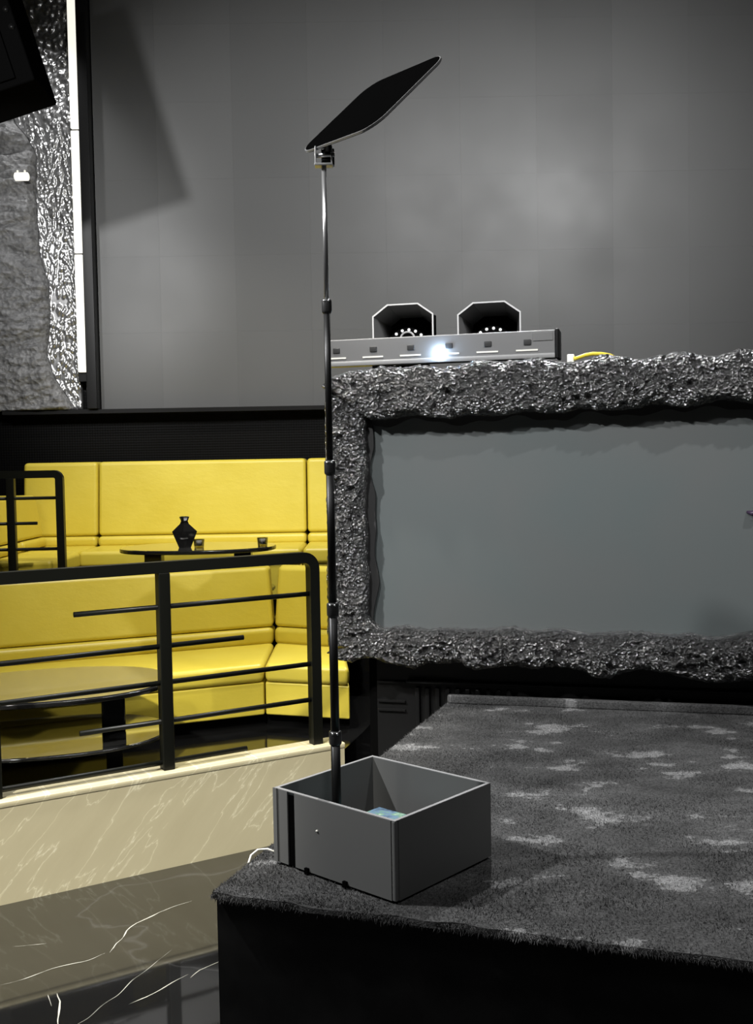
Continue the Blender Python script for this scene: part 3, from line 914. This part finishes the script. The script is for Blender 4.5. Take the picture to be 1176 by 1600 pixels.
# ---------------------------------------------------------------- light bar
BZ = 1.93
lb = thing('stage_light_bar', BO.p3(0.45, 0.31, 2.03), 'grey metal stage light bar lying on top of the rock-framed booth', 'stage light')
prism('bar_housing', BO.rect(-0.07, 0.955, 0.25, 0.37), 2.052, 2.160, M['bar_metal'], lb, 0.005, 2)
prism('bar_lip', BO.rect(-0.07, 0.955, 0.238, 0.30), 2.037, 2.060, M['bar_lip'], lb, 0.003, 1)
prism('end_cap', BO.rect(0.9555, 0.972, 0.245, 0.372), 2.036, 2.164, M['black_paint'], lb, 0.004, 1)
prism('end_plate', BO.rect(0.86, 0.945, 0.2465, 0.2495), 2.115, 2.15, M['steel'], lb)
for s in (0.16, 0.80):
    prism('bar_foot', BO.rect(s - 0.03, s + 0.03, 0.27, 0.36), BZ, 2.037, M['black_paint'], lb)
for k in range(6):
    s = -0.032 + 0.1735 * k
    prism('lens_window', BO.rect(s - 0.016, s + 0.016, 0.244, 0.252), 2.098, 2.122, M['lens_grey'], lb, 0.002, 1)
    prism('white_slot', BO.rect(s - 0.05, s + 0.045, 0.246, 0.2515), 2.072, 2.079, M['white'], lb)
bulb = BO.p3(0.446, 0.232, 2.078)
o = lathe('bright_lamp', bulb + Vector((0, 0, -0.022)), [(0.003, -0.006), (0.018, 0.003), (0.024, 0.022), (0.018, 0.041), (0.003, 0.05)], M['lamp_blue'], lb, 16)
o['label'] = 'bright bluish white lamp'
pl = bpy.data.lights.new('lamp_glow', 'POINT'); pl.energy = 0.08; pl.color = (0.2, 0.35, 1.0); pl.shadow_soft_size = 0.02
po = bpy.data.objects.new('lamp_glow', pl); scene.collection.objects.link(po); po.location = bulb + Vector((BO.b.x * -0.05, BO.b.y * -0.05, 0.01))


# ---------------------------------------------------------------- octagonal hoods
def hood(sc_, zc, label, ring):
    tz = 0.44
    t = thing('hooded_light', BO.p3(sc_, tz + 0.1, BZ), label, 'stage light', 'octagonal hooded lights on the booth')
    hw, hh, cx, cz = 0.146, 0.142, 0.072, 0.052
    oc = [(-hw, -hh + cz), (-hw + cx, -hh), (hw - cx, -hh), (hw, -hh + cz), (hw, hh - cz), (hw - cx, hh), (-hw + cx, hh), (-hw, hh - cz)]
    def shell(name, k0, k1, t0, t1, kb, m):
        vs, fs = [], []
        for tt, k, kk in ((t0, 1.0, k1), (t1, kb, kb * k1)):
            for kz in (k, kk):
                for a, b_ in oc: vs.append(BO.p3(sc_ + a * kz, tt, zc + b_ * kz))
        # rings: 0 outer front,1 inner front,2 outer back,3 inner back
        for r1, r2 in ((0, 1), (1, 3), (3, 2), (2, 0)):
            for i in range(8):
                j = (i + 1) % 8
                fs.append((r1 * 8 + i, r1 * 8 + j, r2 * 8 + j, r2 * 8 + i))
        bm = bmesh.new(); bv = [bm.verts.new(q) for q in vs]
        for f in fs: bm.faces.new([bv[i] for i in f])
        return from_bm(name, bm, m, t)
    shell('hood', 1, 0.965, tz, tz + 0.2, 0.74, M['hood_grey'])
    shell('hood_rim', 1, 0.955, tz - 0.004, tz - 0.0005, 1.0, M['hood_rim'])
    prism('back_plate', BO.rect(sc_ - 0.115, sc_ + 0.115, tz + 0.201, tz + 0.225), zc - 0.11, zc + 0.11, M['black_matt'], t)
    lz = zc - 0.062
    c0 = BO.p3(sc_, tz + 0.10, lz); c1 = BO.p3(sc_, tz + 0.20, lz)
    lh = tube('lamp_head', [c0, c1], [0.106, 0.106], M['black_matt'], t, 28)
    for k in range(18):
        th = 2 * math.pi * k / 18 + 0.1
        q = BO.p3(sc_ + 0.094 * math.cos(th), tz + 0.097, lz + 0.094 * math.sin(th))
        tube('led', [q, q + Vector((BO.b.x * 0.006, BO.b.y * 0.006, 0))], [0.007, 0.008], M['led_white'], lh, 8)
    if ring:
        vs, fs = [], []
        n, mth = 24, 6
        for k in range(n):
            th = 2 * math.pi * k / n
            for j in range(mth):
                ph = 2 * math.pi * j / mth; rr = 0.034 + 0.005 * math.cos(ph)
                vs.append(BO.p3(sc_ + rr * math.cos(th), tz + 0.097 + 0.005 * math.sin(ph), zc - 0.012 + rr * math.sin(th)))
        for k in range(n):
            for j in range(mth):
                k2, j2 = (k + 1) % n, (j + 1) % mth
                fs.append((k * mth + j, k2 * mth + j, k2 * mth + j2, k * mth + j2))
        raw('lens_ring', vs, fs, M['hood_rim'], t, True)
    prism('yoke_base', BO.rect(sc_ - 0.1, sc_ + 0.1, tz + 0.02, tz + 0.2), BZ, BZ + 0.05, M['black_paint'], t, 0.006, 1)
    for sg in (-1, 1):
        prism('yoke_arm', BO.rect(sc_ + sg * 0.09 - 0.008, sc_ + sg * 0.09 + 0.008, tz + 0.09, tz + 0.14), BZ + 0.045, zc - hh + 0.04, M['black_paint'], t)
    return t


hood(0.237, 2.194, 'octagonal black light hood, left of the two, with a pale lens ring showing', True)
hood(0.641, 2.182, 'octagonal black light hood, right of the two, nearer the bar end', False)

# yellow cable and white plug on the booth top
pts = [BO.p3(1.045, 0.10, 2.016), BO.p3(1.06, 0.11, 2.021), BO.p3(1.09, 0.115, 2.031), BO.p3(1.12, 0.12, 2.036), BO.p3(1.155, 0.12, 2.034), BO.p3(1.19, 0.12, 2.026), BO.p3(1.22, 0.125, 2.01), BO.p3(1.26, 0.2, 1.945), BO.p3(1.3, 0.3, 1.94)]
cbq = tube('yellow_cable', pts, 0.008, M['cable_yellow'], None, 10); tag(cbq, 'yellow cable arching over the top edge of the rock-framed booth', 'cable')
pg = thing('white_plug', BO.p3(1.03, 0.13, 1.985), 'small white plug with black lead beside the yellow cable', 'plug')
box('plug_body', BO.p3(1.03, 0.12, 2.012), (0.03, 0.03, 0.05), M['white'], pg, 0.004, BO.rot)
tube('plug_lead', [BO.p3(1.03, 0.14, 2.0), BO.p3(0.99, 0.2, 2.0), BO.p3(0.975, 0.28, 1.95), BO.p3(0.98, 0.4, 1.938)], 0.01, M['black_matt'], pg, 8)

# ================================================================== BOX
BX = Frame((0.030, 2.462), 0)
e1 = Vector((-0.743, 0.669)); e2 = Vector((0.669, 0.743)); O2 = Vector((0.030, 2.462))
LA, LB, BH, WT = 0.42, 0.385, 0.196, 0.009


def bp(a, b_):
    q = O2 + e1 * a + e2 * b_
    return (q.x, q.y)


def brect(a0, a1, b0, b1):
    return [bp(a0, b0), bp(a0, b1), bp(a1, b1), bp(a1, b0)]


cx_, cy_ = bp(LA / 2, LB / 2)
bxo = thing('open_box', (cx_, cy_, STZ), 'open dark grey square box standing on the carpeted stage', 'box')
z0 = STZ + 0.004
prism('bottom_panel', brect(WT, LA - WT, WT, LB - WT), z0, z0 + 0.012, M['box_grey'], bxo)
SL0, SL1 = 0.345, 0.372                       # black slot near the left corner of the front face
prism('side_panel', brect(0.014, SL0, 0, WT), z0, z0 + BH - 0.002, M['box_grey'], bxo)
prism('side_panel', brect(SL1, LA, 0, WT), z0, z0 + BH - 0.002, M['box_grey'], bxo)
prism('slot_channel', brect(SL0, SL1, 0.004, WT), z0, z0 + BH - 0.012, M['slot_black'], bxo)
prism('side_panel', brect(0, WT, 0.014, LB), z0, z0 + BH - 0.002, M['box_grey'], bxo)
prism('side_panel', brect(LA - WT, LA, WT, LB), z0, z0 + BH - 0.002, M['box_grey'], bxo)
prism('side_panel', brect(WT, LA - WT, LB - WT, LB), z0, z0 + BH - 0.002, M['box_grey'], bxo)
prism('corner_strip', brect(-0.001, 0.012, -0.001, 0.012), z0, z0 + BH - 0.002, M['box_grey'], bxo, 0.003, 1)
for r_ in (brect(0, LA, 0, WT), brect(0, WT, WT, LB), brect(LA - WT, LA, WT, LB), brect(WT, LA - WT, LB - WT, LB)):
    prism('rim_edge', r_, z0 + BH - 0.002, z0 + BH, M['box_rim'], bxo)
for a in (0.165, 0.30):
    prism('foot_stud', brect(a - 0.006, a + 0.006, -0.007, 0.006), STZ - 0.002, z0 + 0.010, M['slot_black'], bxo)
for a, b_ in ((0.03, 0.03), (0.39, 0.03), (0.03, 0.355), (0.39, 0.355)):
    q = bp(a, b_); lathe('rubber_foot', (q[0], q[1], STZ - 0.006), [(0.012, 0), (0.012, 0.012)], M['slot_black'], bxo, 10)
q = bp(0.262, -0.001); lathe('bright_screw', (q[0], q[1], z0 + 0.112), [(0.0025, 0), (0.0035, 0.0025), (0.002, 0.005)], M['white'], bxo, 8)
prism('cover_strip', brect(LA - 0.012, LA + 0.002, -0.004, 0.0), z0, z0 + BH, M['box_grey'], bxo)

tb = thing('glowing_tablet', (cx_, cy_, z0 + 0.012), 'tablet with glowing blue and green screen lying inside the open box', 'tablet')
tbb = prism('tablet_body', brect(0.10, 0.33, 0.12, 0.31), z0 + 0.075, z0 + 0.084, M['black_gloss'], tb, 0.003, 1)
prism('tablet_screen', brect(0.108, 0.322, 0.128, 0.302), z0 + 0.084, z0 + 0.0855, M['tablet'], tbb)
prism('tablet_cradle', brect(0.14, 0.29, 0.15, 0.28), z0 + 0.012, z0 + 0.075, M['black_matt'], tb)

# ================================================================== POLE WITH PLATE
px, py = -0.119, 2.75
pb = z0 + 0.012
po_ = thing('telescopic_pole', (px, py, pb), 'telescopic black pole with tilted black square plate on top, rising from the open box', 'pole')
tops = [pb, 0.878, 1.217, 1.589, 2.005, 2.362]
rads = [0.0125, 0.0115, 0.0105, 0.0085, 0.0062]
for k in range(5):
    o = tube('pole_section', [(px, py, tops[k]), (px, py, tops[k + 1])], rads[k], M['pole_black'] if k < 4 else M['steel'], po_, 14)
lathe('base_socket', (px, py, pb), [(0.03, 0), (0.03, 0.008), (0.018, 0.014), (0.017, 0.05)], M['pole_black'], po_, 18)
for k in range(1, 5):
    r = rads[k - 1] + 0.0045
    jz = tops[k]
    jc = lathe('joint_collar', (px, py, jz), [(rads[k - 1] + 0.001, -0.02), (r - 0.001, -0.017), (r, -0.013), (r, 0.012), (r - 0.001, 0.016), (rads[k] + 0.001, 0.018)], M['gunmetal'], po_, 16)
    for sg in (-1, 1):
        lathe('collar_screw', (px + sg * 0.006, py - r + 0.002, jz + 0.009), [(0.002, 0), (0.0032, 0.003), (0.002, 0.006)], M['steel'], jc, 8)

# plate: square with rounded corners, tilted
C0 = Vector((0.007, 2.75, 2.513))
rd = (C0 - Vector((0, 0, 1.6))).normalized(); ri = Vector((1, 0, -0.018)); ui = ri.cross(rd).normalized()
va = ri * 0.192 + ui * 0.175 + rd * 0.204
vb = ri * 0.195 + ui * 0.072 - rd * 0.248
va_n = va.normalized(); vb_n = (vb - va_n * vb.dot(va_n)).normalized(); nn = va_n.cross(vb_n).normalized()
side = 0.5 * (va.length + vb.length)
if nn.z > 0: nn = -nn                          # nn points down, toward the viewer


def rounded(h, r, n=7):
    out = []
    for qx, qy, a0 in ((1, 1, 0), (-1, 1, 90), (-1, -1, 180), (1, -1, 270)):
        for k in range(n + 1):
            th = math.radians(a0 + 90 * k / n)
            out.append((qx * (h - r) + r * math.cos(th), qy * (h - r) + r * math.sin(th)))
    return out


def plate(name, h, r, n0, n1, m, par):
    rp = rounded(h, r); n = len(rp)
    vs = [C0 + va_n * a + vb_n * b_ + nn * n0 for a, b_ in rp] + [C0 + va_n * a + vb_n * b_ + nn * n1 for a, b_ in rp]
    bm = bmesh.new(); bv = [bm.verts.new(q) for q in vs]
    bm.faces.new(bv[:n]); bm.faces.new(bv[n:])
    for k in range(n):
        k2 = (k + 1) % n; bm.faces.new((bv[k], bv[k2], bv[n + k2], bv[n + k]))
    return from_bm(name, bm, m, par)


pt = plate('plate', side / 2 - 0.003, 0.055, -0.004, 0.0045, M['plate_black'], po_)
pt['label'] = 'black square plate with rounded corners'
plate('plate_rim', side / 2, 0.058, -0.003, 0.0025, M['plate_rim'], pt)
# bracket
hb = Vector((px, py, 2.362))
for sg in (-1, 1):
    box('bracket_cheek', hb + Vector((sg * 0.0205, 0, 0.024)), (0.004, 0.022, 0.048), M['plate_rim'], po_, 0.001)
box('bracket_base', hb + Vector((0, 0, 0.001)), (0.047, 0.03, 0.006), M['plate_rim'], po_, 0.001)
box('bracket_block', hb + Vector((0.010, 0.022, 0.026)), (0.034, 0.02, 0.044), M['black_gloss'], po_, 0.003)
tube('bracket_bolt', [hb + Vector((-0.023, 0, 0.026)), hb + Vector((0.028, 0, 0.028))], 0.006, M['steel'], po_, 10)
# arm from the bracket up to the plate underside
q = hb + Vector((0.012, 0, 0.055))
dist = (q - C0).dot(nn)
foot = q - nn * dist + nn * 0.0045
tube('hinge_arm', [q - Vector((0, 0, 0.02)), q, foot], [0.009, 0.009, 0.012], M['gunmetal'], po_, 10)
print('PLATE dist', dist, 'local', (q - C0).dot(va_n), (q - C0).dot(vb_n), side)
for a, b_ in ((-0.08, 0.02), (-0.05, -0.07)):
    q2 = foot + va_n * 0.02 * (1 if a > -0.06 else -1)
    tube('hinge_screw', [q2, q2 + nn * 0.006], [0.005, 0.004], M['steel'], po_, 8)

# ================================================================== white cord by the box
cq = [(-0.352, 2.725, STZ + 0.006), (-0.35, 2.76, STZ + 0.012), (-0.335, 2.79, STZ + 0.016), (-0.31, 2.80, STZ + 0.014), (-0.285, 2.79, STZ + 0.008)]
o = tube('white_cable', cq, 0.0028, M['white'], None, 8); tag(o, 'thin white cable lying on the carpet by the left corner of the open box', 'cable')
